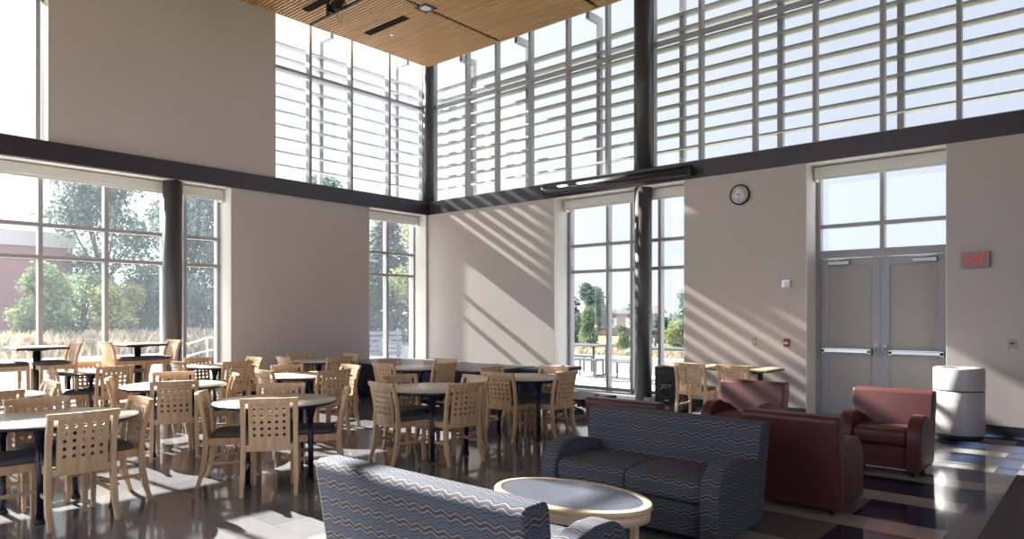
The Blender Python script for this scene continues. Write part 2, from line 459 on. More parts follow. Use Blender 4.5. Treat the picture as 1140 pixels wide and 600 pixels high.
# ---- double door
d = MB()
x0, x1 = -3.47, -1.73
d.box(x0-.03, x0+.03, PB-.06, PB+.06, 0, 2.44).box(x1-.03, x1+.03, PB-.06, PB+.06, 0, 2.44).box(x0, x1, PB-.056, PB+.056, 2.385, 2.44)
door = struct(d.build('door_1', M['doorframe']))
xm = (x0+x1)/2
for s in (-1, 1):
    a, b = (x0+.033, xm-.004) if s < 0 else (xm+.004, x1-.033)
    lf = MB()
    st = .115
    lf.box(a, a+st, PB-.03, PB+.02, .012, 2.38, bev=.003).box(b-st, b, PB-.03, PB+.02, .012, 2.38, bev=.003)
    lf.box(a+.004, b-.004, PB-.028, PB+.018, .016, .27, bev=.003).box(a+.004, b-.004, PB-.028, PB+.018, 2.25, 2.376, bev=.003)
    leaf = lf.build('door_leaf', M['doorframe'], door); leaf['kind'] = 'structure'
    q = MB().box(a+st-.012, b-st+.012, PB-.012, PB+.006, .26, 2.26, bev=.004).build('shade_panel', M['doorpanel'], leaf); q['kind'] = 'structure'
    fr, to = (a+.03, b-.11) if s < 0 else (a+.11, b-.03)
    pb = MB().box(fr, to, PB-.12, PB-.09, .955, 1.005, bev=.006).box(fr, fr+.05, PB-.12, PB-.03, .945, 1.015, bev=.004).box(to-.05, to, PB-.12, PB-.03, .945, 1.015, bev=.004)
    pb.box(fr+.02, to-.02, PB-.105, PB-.075, 1.005, 1.018)
    q = pb.build('push_bar', M['chrome'], leaf); q['kind'] = 'structure'
    hx = b-.055 if s < 0 else a+.055
    hd = MB().box(hx-.03, hx+.03, PB-.055, PB-.028, .90, 1.10, bev=.005).tube([(hx, PB-.05, .93), (hx, PB-.10, .935), (hx, PB-.105, 1.0), (hx, PB-.05, 1.05)], .012)
    q = hd.build('handle', M['alum'], leaf); q['kind'] = 'structure'
    cx = a+.27 if s < 0 else b-.27
    cl = MB().box(cx-.15, cx+.15, PB-.10, PB-.028, 2.275, 2.335, bev=.006).box(cx-.18, cx+.12, PB-.17, PB-.15, 2.345, 2.36).box(cx-.02, cx+.02, PB-.16, PB-.06, 2.335, 2.35)
    q = cl.build('door_closer', M['alum'], leaf); q['kind'] = 'structure'
struct(MB().box(x0, x1, YB+.02, PB+.06, 0, .012).build('trim_6', M['alum']))

# ---- exterior sun louvres (two screens)
def louvres(axis, lo, hi, posts, label):
    t = thing('sun_louvre_screen', label, 'louvres', (0, 0, 0))
    t['kind'] = 'structure'
    def bx(m, u0, u1, o0, o1, z0, z1, rot=None):
        if axis == 'x': m.box(u0, u1, YB+o0, YB+o1, z0, z1)
        else: m.box(XL-o1, XL-o0, u0, u1, z0, z1)
        return m
    z = 4.50
    while z < 7.05:
        m = MB()
        # shallow aerofoil blade: inner edge slightly lower than outer edge
        a = [(.645, z-.017), (.650, z+.016), (.78, z+.026), (.925, z+.012), (.78, z-.012)]
        vs0 = []; vs1 = []
        for o_, zz in a:
            p0 = (lo, YB+o_, zz) if axis == 'x' else (XL-o_, lo, zz)
            p1 = (hi, YB+o_, zz) if axis == 'x' else (XL-o_, hi, zz)
            vs0.append(m.bm.verts.new(p0)); vs1.append(m.bm.verts.new(p1))
        n = len(a)
        for i in range(n): m.bm.faces.new((vs0[i], vs0[(i+1) % n], vs1[(i+1) % n], vs1[i]))
        m.bm.faces.new(vs0[::-1]); m.bm.faces.new(vs1)
        b = m.build('blade', M['louvre'], t); b['kind'] = 'structure'
        z += .2693
    for p in posts:
        m = MB(); bx(m, p-.045, p+.045, .74, .84, 3.9, 7.39)
        b = m.build('post', M['frame'], t); b['kind'] = 'structure'
        m = MB(); bx(m, p-.04, p+.04, .37, .735, 7.25, 7.39)
        b = m.build('outrigger', M['frame'], t); b['kind'] = 'structure'
louvres('x', -12.75, 3.6, [-11.2, -9.55, -7.72, -5.92, -4.16, -2.40, -.62, 1.2, 3.0], 'horizontal metal sun louvres outside the long clerestory glazing')
louvres('y', 6.55, 11.45, [6.6, 8.38, 10.42], 'horizontal metal sun louvres outside the shorter clerestory at the corner')

# ------------------------------------------------------------------ dining chair
def path_y(z):
    pts = [(0, -.285), (.12, -.245), (.25, -.222), (.43, -.212), (.60, -.228), (.72, -.252), (.84, -.285)]
    for (z0, y0), (z1, y1) in zip(pts, pts[1:]):
        if z <= z1: return y0+(y1-y0)*(z-z0)/(z1-z0)
    return pts[-1][1]
def curve_y(x, hw=.22, dep=.026): return -dep*(1-(x/hw)**2)

def perforated_panel(W, z0, z1, cols, rows, px, pz, zc, hr, lift=0.):
    """curved plate with real holes: cells laid out on a grid, each with a round opening"""
    bm = bmesh.new(); th = .012; n = 12
    def P(x, z, back):
        y = path_y(z-lift)+curve_y(x)-.004
        return (x, y-(th if back else 0), z)
    cache = {}
    def V(x, z, back):
        k = (round(x, 5), round(z, 5), back)
        if k not in cache: cache[k] = bm.verts.new(P(x, z, back))
        return cache[k]
    gx = [(-(cols-1)/2+i)*px for i in range(cols)]; gz = [zc+(j-(rows-1)/2)*pz for j in range(rows)]
    for back in (0, 1):
        for cx in gx:
            for cz in gz:
                sq = []; ci = []
                hx, hz = px/2, pz/2
                for k in range(n):
                    a = 2*PI*k/n+PI/4
                    c, s_ = math.cos(a), math.sin(a); mm = max(abs(c), abs(s_))
                    sq.append(V(cx+hx*c/mm, cz+hz*s_/mm, back)); ci.append(V(cx+hr*c, cz+hr*s_, back))
                for k in range(n):
                    f = (sq[k], sq[(k+1) % n], ci[(k+1) % n], ci[k])
                    bm.faces.new(f if back else f[::-1])
    for cx in gx:
        for cz in gz:
            for k in range(n):
                a, b = 2*PI*k/n+PI/4, 2*PI*(k+1)/n+PI/4
                q = [V(cx+hr*math.cos(a), cz+hr*math.sin(a), 0), V(cx+hr*math.cos(b), cz+hr*math.sin(b), 0),
                     V(cx+hr*math.cos(b), cz+hr*math.sin(b), 1), V(cx+hr*math.cos(a), cz+hr*math.sin(a), 1)]
                bm.faces.new(q)
    # margins around the hole field
    x0, x1 = gx[0]-px/2, gx[-1]+px/2; zz0, zz1 = gz[0]-pz/2, gz[-1]+pz/2
    def patch(xa, xb, za, zb, nx, nz):
        g = {}
        for back in (0, 1):
            for i in range(nx+1):
                for j in range(nz+1):
                    g[i, j, back] = bm.verts.new(P(xa+(xb-xa)*i/nx, za+(zb-za)*j/nz, back))
        for back in (0, 1):
            for i in range(nx):
                for j in range(nz):
                    f = (g[i, j, back], g[i+1, j, back], g[i+1, j+1, back], g[i, j+1, back])
                    bm.faces.new(f[::-1] if back else f)
        for i in range(nx):
            for j in (0, nz): bm.faces.new((g[i, j, 0], g[i+1, j, 0], g[i+1, j, 1], g[i, j, 1]))
        for j in range(nz):
            for i in (0, nx): bm.faces.new((g[i, j, 0], g[i, j+1, 0], g[i, j+1, 1], g[i, j, 1]))
    h = W/2
    patch(-h, h, z0, zz0, 8, 3); patch(-h, h, zz1, z1, 8, 1)
    patch(-h, x0, zz0, zz1, 1, 5); patch(x1, h, zz0, zz1, 1, 5)
    bmesh.ops.recalc_face_normals(bm, faces=list(bm.faces))
    m = MB(); m.bm.free(); m.bm = bm
    return m

def curved_rail(z0, z1, hw, dep, yoff, th, lift=0.):
    m = MB(); n = 10; rings = []
    for i in range(n+1):
        x = -hw+2*hw*i/n
        y = path_y((z0+z1)/2-lift)+curve_y(x, .22, dep)+yoff
        rings.append([m.bm.verts.new(p) for p in ((x, y-th/2, z0), (x, y+th/2, z0), (x, y+th/2-.004, z1), (x, y-th/2-.004, z1))])
    for a, b in zip(rings, rings[1:]):
        for k in range(4): m.bm.faces.new((a[k], a[(k+1) % 4], b[(k+1) % 4], b[k]))
    m.bm.faces.new(rings[0][::-1]); m.bm.faces.new(rings[-1])
    return m

def make_chair(name, label, cat, group, seat=.435, lift=0.):
    """lift raises the seat and back (bar stools)"""
    t = thing(name, label, cat, (0, 0, 0), 0, group)
    L = lift
    c = MB()
    rows = [(.0, .215, .196), (.012, .225, .206), (.030, .222, .203), (.045, .205, .185), (.052, .12, .11)]
    rings = []
    for dz, hx, hy in rows:
        ring = []
        for k in range(28):
            a = 2*PI*k/28; cx, sy = math.cos(a), math.sin(a); e = .42
            x = hx*math.copysign(abs(cx)**e, cx); y = hy*math.copysign(abs(sy)**e, sy)
            x *= 1-.06*(1-(y/hy if hy else 0))*.5 if y < 0 else 1
            ring.append(c.bm.verts.new((x, y+.022, seat+L+dz)))
        rings.append(ring)
    for a, b in zip(rings, rings[1:]):
        for k in range(28):
            f = c.bm.faces.new((a[k], a[(k+1) % 28], b[(k+1) % 28], b[k])); f.smooth = True
    c.bm.faces.new(rings[0][::-1]); f = c.bm.faces.new(rings[-1])
    c.build('seat', M['cushion'], t)
    fz0, fz1 = seat-.065+L, seat-.001+L
    f = MB().box(-.205, -.183, -.20, .205, fz0, fz1, bev=.003).box(.183, .205, -.20, .205, fz0, fz1, bev=.003).box(-.205, .205, .185, .207, fz0, fz1, bev=.003)
    fr = f.build('seat_frame', M['maple'], t)
    curved_rail(fz0+.004, fz1-.006, .205, .022, .0, .024, L).build('back_rail', M['maple'], t)
    perforated_panel(.335, fz1-.008, .80+L, 5, 5, .060, .056, .625+L, .0135, L).build('backrest', M['maple'], t)
    curved_rail(.788+L, .832+L, .236, .026, -.008, .034, L).build('top_rail', M['maple'], t)
    for s in (-1, 1):
        secs = []
        for z in (0, .06, .12, .19, .25, .33, .43, .52, .60, .68, .74, .79):
            wx = .036 if z < .1 else .042
            if L and z < .43:
                zz = z/.43*(.43+L)
            else: zz = z+L
            if not L: zz = z
            secs.append((s*(.213+.006*(1-min(1, z/.43))), path_y(z), zz, wx, .036 if z < .1 else (.046 if z < .5 else .036)))
        m = MB().sweep(secs); bmesh.ops.bevel(m.bm, geom=[e for e in m.bm.edges if abs((e.verts[0].co-e.verts[1].co).z) > .02], offset=.006, segments=1, affect='EDGES')
        m.build('leg', M['maple'], t)
        m = MB().sweep([(s*.205, .198, 0, .028, .028), (s*.203, .193, .2, .036, .036), (s*.196, .186, fz1-.01, .042, .042)])
        bmesh.ops.bevel(m.bm, geom=[e for e in m.bm.edges if abs((e.verts[0].co-e.verts[1].co).z) > .02], offset=.005, segments=1, affect='EDGES')
        m.build('leg', M['maple'], t)
        zs = .20 if not L else .30
        MB().box(s*.205-.010, s*.205+.010, path_y(.2)+.01, .185, zs, zs+.028, bev=.003).build('stretcher', M['maple'], t)
    if L:
        MB().box(-.19, .19, .178, .198, .26, .29, bev=.003).build('footrest', M['maple'], t)
    return t

SIDE = ['camera side', 'lounge side', 'clock-wall side', 'window side']
def side_word(deg):
    return {0: 'lounge side', 1: 'clock-wall side', 2: 'window side', 3: 'camera side'}[int(((deg+45) % 360)//90)]
TABLES = [  # x, y, angle of first chair (deg), chair back radius, chairs present, nick
    (-8.42, 1.68, 0, .62, (0, 1), 'round table cropped by the photo edge'),
    (-6.286, 1.772, 89.3, .602, (0, 1, 2, 3), 'big front round table at the photo edge'),
    (-5.934, 3.437, 55.1, .643, (0, 1, 2, 3), 'half-sunlit front round table'),
    (-8.097, 3.425, 67.4, .644, (0, 1, 2, 3), 'table behind the half-sunlit one'),
    (-10.882, 3.563, .3, .613, (0, 1, 2, 3), 'round table before the tall tables'),
    (-10.566, 5.129, 1., .623, (0, 1, 2, 3), 'table at the end of the wide window'),
    (-8.067, 5.162, -3.9, .628, (0, 1, 2, 3), 'round table with a bright strip of sun'),
    (-10.291, 6.771, -2.6, .648, (0, 1, 2, 3), 'round table against the shaded pier'),
    (-5.659, 5.138, 83., .629, (0, 1, 2, 3), 'middle round table showing its navy legs'),
    (-5.694, 6.827, 93.5, .60, (0, 1, 2, 3), 'round table by the folded risers'),
    (-7.945, 6.904, 1.5, .628, (0, 1, 2, 3), 'round table before the navy-skirted platform'),
]
chair0 = make_chair('dining_chair', 'x', 'chair', 'perforated maple dining chairs')
used = [False]
def place_chair(x, y, rz, label, bx=0):
    if not used[0]:
        used[0] = True; chair0.location = (x, y, 0); chair0.rotation_euler = (0, 0, rz); chair0['label'] = label; return chair0
    return dup(chair0, (x, y, 0), rz, label)

# round table
def make_table(label):
    t = thing('round_table', label, 'table', (0, 0, 0), 0, 'round dining tables')
    MB().lathe([(.001, .722), (.545, .722), (.548, .728), (.545, .7345), (.001, .7355)], 56).build('tabletop', M['laminate'], t)
    MB().lathe([(.30, .703), (.535, .703), (.556, .712), (.559, .722), (.556, .731), (.547, .7335), (.546, .7225), (.30, .7215)], 56).build('edge_band', M['navymetal'], t)
    for k in range(4):
        a = PI/4+k*PI/2; x, y = .385*math.cos(a), .385*math.sin(a)
        m = MB().cyl((x, y, .03), (x, y, .62), .0245, n=16)
        l = m.build('leg', M['navymetal'], t)
        MB().lathe([(.026, .60), (.03, .60), (.036, .64), (.055, .69), (.06, .704), (.0, .704)], 20, (x, y)).build('bracket', M['navymetal'], l)
        MB().lathe([(.0, 0), (.034, 0), (.036, .008), (.03, .022), (.026, .034), (.0, .034)], 20, (x, y)).build('glide', M['rubber'], l)
    return t
T0 = None
for i, (x, y, a0, rb, ks, nick) in enumerate(TABLES):
    lab = nick[0].upper()*0 + 'beige ' + nick + (' with navy edge' if len(nick.split()) < 10 else '')
    rz = R(a0+12)
    if T0 is None:
        T0 = make_table(lab); T0.location = (x, y, 0); T0.rotation_euler = (0, 0, rz)
    else: dup(T0, (x, y, 0), rz, lab)
    for k in ks:
        a = a0+90*k
        r = rb-.285
        cx, cy = x+r*math.cos(R(a)), y+r*math.sin(R(a))
        place_chair(cx, cy, R(a+90), 'maple chair on the %s of the %s' % (side_word(a), nick))

# wall table with two chairs
t = thing('wall_table', 'narrow maple topped table along the clock wall with two chairs', 'table', (-4.55, 10.08, 0))
MB().box(-.83, .83, -.33, .33, .715, .74, bev=.006).build('tabletop', M['maplelight'], t)
MB().box(-.835, .835, -.335, .335, .700, .7145, bev=.005).build('edge_band', M['black'], t)
for s in (-.6, .6):
    l = MB().box(s-.03, s+.03, -.03, .03, .03, .70).build('leg', M['black'], t)
    MB().box(s-.035, s+.035, -.28, .28, 0, .035, bev=.008).build('foot', M['black'], l)
    MB().box(s-.03, s+.03, -.24, .24, .67, .6995).build('bracket', M['black'], l)
place_chair(-4.62, 9.42, R(2), 'sunlit maple chair at the wall table, beside the black loudspeaker')
place_chair(-3.97, 9.44, R(-2), 'maple chair at the wall table, behind the burgundy armchair')

# ---- tall tables and stools at the wide window
def make_tall(label):
    t = thing('tall_table', label, 'table', (0, 0, 0), 0, 'tall pedestal tables')
    MB().box(-.30, .30, -.30, .30, 1.085, 1.10, bev=.004).build('tabletop', M['laminate'], t)
    MB().box(-.304, .304, -.304, .304, 1.062, 1.0845, bev=.004).build('edge_band', M['black'], t)
    MB().cyl((0, 0, .03), (0, 0, 1.045), .045, n=20).lathe([(.0, 1.03), (.05, 1.03), (.17, 1.055), (.17, 1.0615), (0, 1.0615)], 24).build('pedestal', M['black'], t)
    MB().lathe([(.0, 0), (.27, 0), (.27, .015), (.06, .035), (.0, .035)], 32).build('base', M['black'], t)
    return t
tt = make_tall('tall square pedestal table in the window nearer the photo edge')
tt.location = (-11.0, 2.84, 0); tt.rotation_euler = (0, 0, 0)
dup(tt, (-11.0, 4.12, 0), R(5), 'tall square pedestal table beside the dark column in the window')
stool = make_chair('bar_stool', 'x', 'stool', 'tall maple bar stools', seat=.435, lift=.42)
for ch in children(stool):      # bar stools have a lower back than the dining chairs
    for v in ch.data.vertices:
        if v.co.z > .87 and not ch.name.startswith('seat'): v.co.z = .87+(v.co.z-.87)*.70
for i, (x, y, rz, lab) in enumerate([
        (-11.0, 2.50, 0, 'maple bar stool at the edge-side of the first tall table'),
        (-10.98, 3.02, 180, 'maple bar stool between the two tall tables, serving the first'),
        (-10.98, 3.95, 0, 'maple bar stool between the two tall tables, serving the one by the column'),
        (-10.98, 4.36, 180, 'maple bar stool in front of the dark column at the tall table')]):
    if i == 0: s = stool; s.location = (x, y, 0); s.rotation_euler = (0, 0, R(rz)); s['label'] = lab
    else: dup(stool, (x, y, 0), R(rz), lab)

# ------------------------------------------------------------------ upholstered seating
def arcpts(cy, cz, r, a0, a1, n, rz=None):
    rz = rz or r
    return [(cy+r*math.cos(R(a0+(a1-a0)*i/n)), cz+rz*math.sin(R(a0+(a1-a0)*i/n))) for i in range(n+1)]
def make_seat(name, label, cat, group, W, D, seats, mat, arm_w=.135, hb=.77):
    """faces +Y; y from -D/2 (back, bottom) to D/2 (arm fronts)"""
    t = thing(name, label, cat, (0, 0, 0), 0, group)
    yb, yf = -D/2, D/2
    prof = [(yb+.05, .06)]+[(yb-.045, hb-.06)]+arcpts(yb-.005, hb-.045, .042, 175, 80, 5)+arcpts(yb+.085, hb-.045, .042, 85, 10, 5)+[(yb+.185, .42), (yb+.20, .30), (yb+.20, .06)]
    # widened a little towards the top like the photo's flared back
    m = MB().extrude(prof, -W/2, W/2, bev=.018)
    for v in m.bm.verts:
        k = max(0, (v.co.z-.35))/.42
        v.co.x *= 1+.03*k-.01
    back = m.smooth_sharp(40).build('backrest', mat, t)
    ah = .565
    arm = [(yf, .06), (yf+.004, .30)]+arcpts(yf-.20, .33, .204, 8, 88, 9, ah-.33)+[(yf-.30, ah+.004), (yb+.30, ah-.03), (yb+.135, ah-.06), (yb+.16, .06)]
    for s in (-1, 1):
        a, b = sorted((s*W/2, s*(W/2-arm_w)))
        MB().extrude(arm, a, b, bev=.022).smooth_sharp(40).build('armrest', mat, t)
    iw = W-2*arm_w
    cp = [(yb+.19, .285), (yf-.075, .285)]+arcpts(yf-.075, .33, .045, -60, 0, 3)+arcpts(yf-.085, .385, .055, 0, 85, 5)+[(yf-.25, .452), (yb+.35, .45), (yb+.19, .435)]
    for i in range(seats):
        x0 = -iw/2+iw*i/seats; x1 = -iw/2+iw*(i+1)/seats
        MB().extrude(cp, x0+.003, x1-.003, bev=.022).smooth_sharp(40).build('seat_cushion', mat, t)
    fp = [(yf-.50, .07), (yf-.055, .07), (yf-.05, .27), (yf-.07, .284), (yf-.5, .284)]
    fr = MB().extrude(fp, -iw/2-.004, iw/2+.004, bev=.006).smooth_sharp(40).build('front_panel', mat, t)
    if seats == 1:
        sp = [(yf-.2, .075), (yf-.044, .075), (yf-.042, .155), (yf-.06, .165), (yf-.2, .165)]
        MB().extrude(sp, -iw/2, iw/2, bev=.005).smooth_sharp(40).build('base_panel', mat, t)
    for sx in (-1, 1):
        for sy in (-1, 1):
            MB().cyl((sx*(W/2-.09), sy*(D/2-.12)+.02, 0), (sx*(W/2-.09), sy*(D/2-.12)+.02, .075), .022, .03, 14).build('foot', M['black'], t)
    return t
sofa = make_seat('loveseat', 'wavy striped loveseat seen from behind, close to the camera', 'sofa', 'wave-striped loveseats', 1.45, .80, 2, M['fabric'])
sofa.location = (-2.525, 2.565, 0); sofa.rotation_euler = (0, 0, 0)
dup(sofa, (-2.635, 4.585, 0), PI, 'wavy striped loveseat facing the camera behind the oval coffee table')
ac = make_seat('armchair', 'burgundy armchair facing us beside the pale waste bin', 'armchair', 'burgundy leather armchairs', .73, .68, 1, M['leather'], arm_w=.125, hb=.775)
ac.location = (-1.735, 7.68, 0); ac.rotation_euler = (0, 0, PI)
dup(ac, (-3.15, 7.56, 0), PI, 'burgundy armchair facing us, crossed by a shadow stripe, before the wall table')
dup(ac, (-1.93, 5.84, 0), 0, 'burgundy armchair seen from behind next to the striped loveseat')
dup(ac, (-3.34, 5.66, 0), 0, 'burgundy armchair mostly hidden behind the striped loveseat, toward the loudspeaker')

# coffee table (oval)
t = thing('coffee_table', 'oval coffee table with speckled grey top and maple rim', 'coffee table', (-2.575, 3.50, 0), R(2))
A, B = .545, .345
def oval(m, prof, n=64):
    rings = []
    for off, z in prof:
        rings.append([m.bm.verts.new(((A+off)*math.cos(2*PI*i/n), (B+off)*math.sin(2*PI*i/n), z)) for i in range(n)])
    for a, b in zip(rings, rings[1:]):
        for i in range(n): m.bm.faces.new((a[i], a[(i+1) % n], b[(i+1) % n], b[i])).smooth = True
    return rings
m = MB(); rg = oval(m, [(-.052, .392), (-.01, .392), (0, .398), (0, .418), (-.006, .424), (-.053, .4255), (-.054, .415)])
m.smooth_sharp(40).build('rim', M['maplelight'], t)
m = MB(); rg = oval(m, [(-.0545, .41), (-.0545, .4245)]); m.bm.faces.new(rg[0][::-1]); m.bm.faces.new(rg[1]); m.build('tabletop', M['speckle'], t)
m = MB(); oval(m, [(-.032, .335), (-.012, .335), (-.012, .3915), (-.032, .3915), (-.032, .335)]); m.smooth_sharp(40).build('apron', M['maplelight'], t)
for sx in (-1, 1):
    for sy in (-1, 1):
        MB().box(sx*.34-.022, sx*.34+.022, sy*.205-.022, sy*.205+.022, 0, .391, bev=.004).build('leg', M['maplelight'], t)
    MB().box(sx*.34-.011, sx*.34+.011, -.183, .183, .10, .14, bev=.003).build('stretcher', M['maplelight'], t)
MB().box(-.33, .33, -.011, .011, .105, .137, bev=.003).build('stretcher', M['maplelight'], t)

# lamp table between the armchairs
t = thing('side_table', 'low square wooden side table between the burgundy armchairs', 'side table', (-2.44, 7.50, 0))
MB().box(-.32, .32, -.35, .35, .42, .45, bev=.005).build('tabletop', M['maplelight'], t)
MB().box(-.30, .30, -.33, .33, .35, .4195, bev=.004).build('apron', M['maple'], t)
for sx in (-1, 1):
    for sy in (-1, 1):
        MB().box(sx*.275-.025, sx*.275+.025, sy*.30-.025, sy*.30+.025, 0, .35, bev=.004).build('leg', M['maple'], t)

# waste bin
t = thing('waste_bin', 'cylindrical pale grey waste bin with dark base beside the doors', 'bin', (-1.485, 10.17, 0))
MB().lathe([(.0, .0), (.255, .0), (.257, .055), (.0, .055)], 48).build('base', M['rubber'], t)
MB().lathe([(.0, .055), (.268, .055), (.275, .062), (.275, .582), (.271, .586), (.0, .586)], 56).smooth_sharp(40).build('body', M['binshell'], t)
MB().lathe([(.0, .586), (.265, .586), (.265, .60), (.0, .60)], 48).build('seam', M['rubber'], t)
MB().lathe([(.262, .60), (.275, .60), (.277, .605), (.277, .855), (.269, .870), (.245, .875), (.175, .873), (.160, .855), (.157, .70), (.157, .605), (.262, .60)], 56).smooth_sharp(40).build('lid', M['binshell'], t)

# loudspeaker
t = thing('loudspeaker', 'black floor loudspeaker with round grille beside the column', 'loudspeaker', (-5.82, 10.80, 0), R(16))
m = MB().box(-.215, .215, -.17, .19, .02, .635, bev=.012)
m.build('cabinet', M['blackplastic'], t)
MB().box(-.20, .20, -.178, -.1705, .03, .625, bev=.002).build('baffle', M['blackplastic'], t)
m = MB()
for a in range(1): pass
m.lathe([(.0, -.006), (.15, -.004), (.163, .0), (.163, .0)], 48).xf(Matrix.Translation((0, -.1855, .27)) @ Matrix.Rotation(R(90), 4, 'X'))
m.build('grille', M['mesh'], t)
m = MB().lathe([(.160, 0), (.172, 0), (.172, .008), (.160, .008), (.160, 0)], 48).xf(Matrix.Translation((0, -.179, .27)) @ Matrix.Rotation(R(90), 4, 'X'))
m.build('ring', M['patiometal'], t)
m = MB().sweep([(0, -.18, .48, .30, .006), (0, -.18, .485, .34, .012), (0, -.18, .59, .34, .012), (0, -.18, .595, .30, .006)])
m.build('horn', M['black'], t)
MB().box(-.035, .035, -.182, -.178, .048, .075).build('badge', M['alum'], t)
# brand script as zigzag strokes on the grille
lg = MB()
def stroke(pts, r=.0038): lg.tube([(px*1.25, -.1925, .29+(pz-.29)*1.4) for px, pz in pts], r, 6)
stroke([(-.085, .262), (-.066, .305), (-.03, .318), (-.018, .303), (-.05, .288)])
stroke([(-.105, .258), (-.045, .290), (-.02, .296), (-.028, .276), (.0, .288)])
stroke([(.0, .288), (.010, .280), (.022, .296), (.03, .282), (.04, .302), (.05, .286), (.062, .306)])
stroke([(.062, .306), (.05, .27), (.036, .262)])
stroke([(-.10, .318), (-.03, .3185), (.02, .314), (.09, .312)], .003)
lg.build('logo', M['logo'], t)
m = MB().box(.216, .219, -.05, .06, .36, .52); m.build('handle', M['frame'], t)
for sx in (-1, 1):
    for sy in (-1, 1): MB().cyl((sx*.16, sy*.12, 0), (sx*.16, sy*.12, .022), .02, n=10).build('foot', M['rubber'], t)

# skirted platform
t = thing('platform', 'low stage platform with grey top and navy skirt along the clock wall', 'platform', (-9.55, 8.72, 0))
MB().box(-1.85, 1.85, -.78, .72, .585, .62, bev=.006).build('deck', simple('platform_deck', (.12, .12, .14), .35, var=.1), t)
m = MB(); n = 0
def pleats(x0, y0, x1, y1, nx, ny):
    L = math.hypot(x1-x0, y1-y0); k = int(L/.035); pv = None
    for i in range(k+1):
        f = i/k; o = .014*math.sin(i*PI*.9)+.006*math.sin(i*2.3)
        px, py = x0+(x1-x0)*f, y0+(y1-y0)*f
        v = [m.bm.verts.new((px+nx*o*.4, py+ny*o*.4, .60)), m.bm.verts.new((px+nx*(o+.02), py+ny*(o+.02), .01))]
        if pv:
            fc = m.bm.faces.new((pv[0], v[0], v[1], pv[1])); fc.smooth = True
        pv = v
pleats(-1.86, -.795, 1.86, -.795, 0, -1); pleats(1.865, -.795, 1.865, .73, 1, 0); pleats(-1.865, .73, -1.865, -.795, -1, 0)
sk = m.build('skirt', M['skirt'], t, recalc=True)
md = sk.modifiers.new('thick', 'SOLIDIFY'); md.thickness = .004
for sx in (-1.7, 0, 1.7):
    for sy in (-.65, .6): MB().cyl((sx, sy, 0), (sx, sy, .584), .025, n=10).build('leg', M['black'], t)

# folded riser frames stacked beside the platform
def riser(label, loc, rz, h, A, B):
    t = thing('folding_riser', label, 'folding riser', loc, rz, 'folded stage risers')
    MB().box(-A, A, -B, B, h, h+.05, bev=.006).build('deck', M['blackplastic'], t)
    MB().box(-A+.005, A-.005, -B+.005, B-.005, h+.0505, h+.056).build('top_sheet', M['riser_sheet'], t)
    for s in (-1, 1):
        MB().box(-A+.02, A-.02, s*(B-.06)-.02, s*(B-.06)+.02, .0, .035, bev=.004).build('floor_rail', M['black'], t)
        MB().tube([(-A+.06, s*(B-.06), .03), (A*.1, s*(B-.06), h*.5), (A-.08, s*(B-.06), h-.005)], .017).build('leg', M['black'], t)
        MB().tube([(A-.06, s*(B-.12), .02), (0, s*(B-.12), h*.5), (-A+.08, s*(B-.12), h-.005)], .017).build('leg', M['black'], t)
        MB().box(s*(A-.08)-.03, s*(A-.08)+.03, -B+.03, B-.03, h-.07, h-.001, bev=.004).build('side_beam', M['black'], t)
    MB().box(A-.05, A-.01, -.06, .0, h+.0565, h+.10, bev=.004).build('latch', M['green_latch'], t)
    return t
M['riser_sheet'] = simple('riser_carpet', (.20, .20, .21), .6)
M['green_latch'] = simple('green_latch', (.05, .16, .06), .5)
riser('folded black stage riser standing beside the navy-skirted platform', (-7.33, 9.45, 0), R(2), .56, .28, .5)
riser('low folded black stage riser on the floor by the patio window', (-6.60, 9.25, 0), R(-8), .16, .42, .42)

# ------------------------------------------------------------------ wall fittings
def text_mesh(body, size, ext=.002, off=0.):
    cu = bpy.data.curves.new('txt', 'FONT'); cu.body = body; cu.size = size; cu.extrude = ext; cu.offset = off
    cu.align_x = 'CENTER'; cu.align_y = 'CENTER'
    o = bpy.data.objects.new('txt', cu); COL.objects.link(o)
    dg = bpy.context.evaluated_depsgraph_get()
    me = bpy.data.meshes.new_from_object(o.evaluated_get(dg))
    bpy.data.objects.remove(o); bpy.data.curves.remove(cu)
    return me
def facing_wall(me_list, name, mat, parent, z=0, y=0):
    """text laid in XY -> upright facing -Y"""
    bm = bmesh.new()
    for me, mx in me_list:
        me.transform(mx); bm.from_mesh(me); bpy.data.meshes.remove(me)
    m = MB(); m.bm.free(); m.bm = bm
    m.xf(Matrix.Translation((0, y, z)) @ Matrix.Rotation(R(90), 4, 'X'))
    return m.build(name, mat, parent)

t = thing('wall_clock', 'round black rimmed wall clock with white face', 'clock', (-4.517, YB, 3.43))
RX = Matrix.Rotation(R(90), 4, 'X')
MB().lathe([(.0, .0), (.162, .0), (.165, .02), (.16, .042), (.145, .045), (.14, .03), (.0, .03)], 48).smooth_sharp(40).xf(RX).build('rim', M['black'], t)
MB().lathe([(.0, .0305), (.139, .0305), (.139, .033), (.0, .033)], 40).xf(RX).build('face', M['whiteplastic'], t)
facing_wall([(text_mesh(str(h), .042, .0005), Matrix.Translation((.108*math.sin(h*PI/6), .108*math.cos(h*PI/6), .0338))) for h in range(1, 13)], 'numerals', M['black'], t)
for nm, ang, L, wd in (('hour_hand', 283, .062, .009), ('minute_hand', 186, .10, .006)):
    m = MB().box(-wd/2, wd/2, -.015, L, .034, .036).xf(Matrix.Rotation(R(-ang), 4, 'Z')).xf(RX); m.build(nm, M['black'], t)

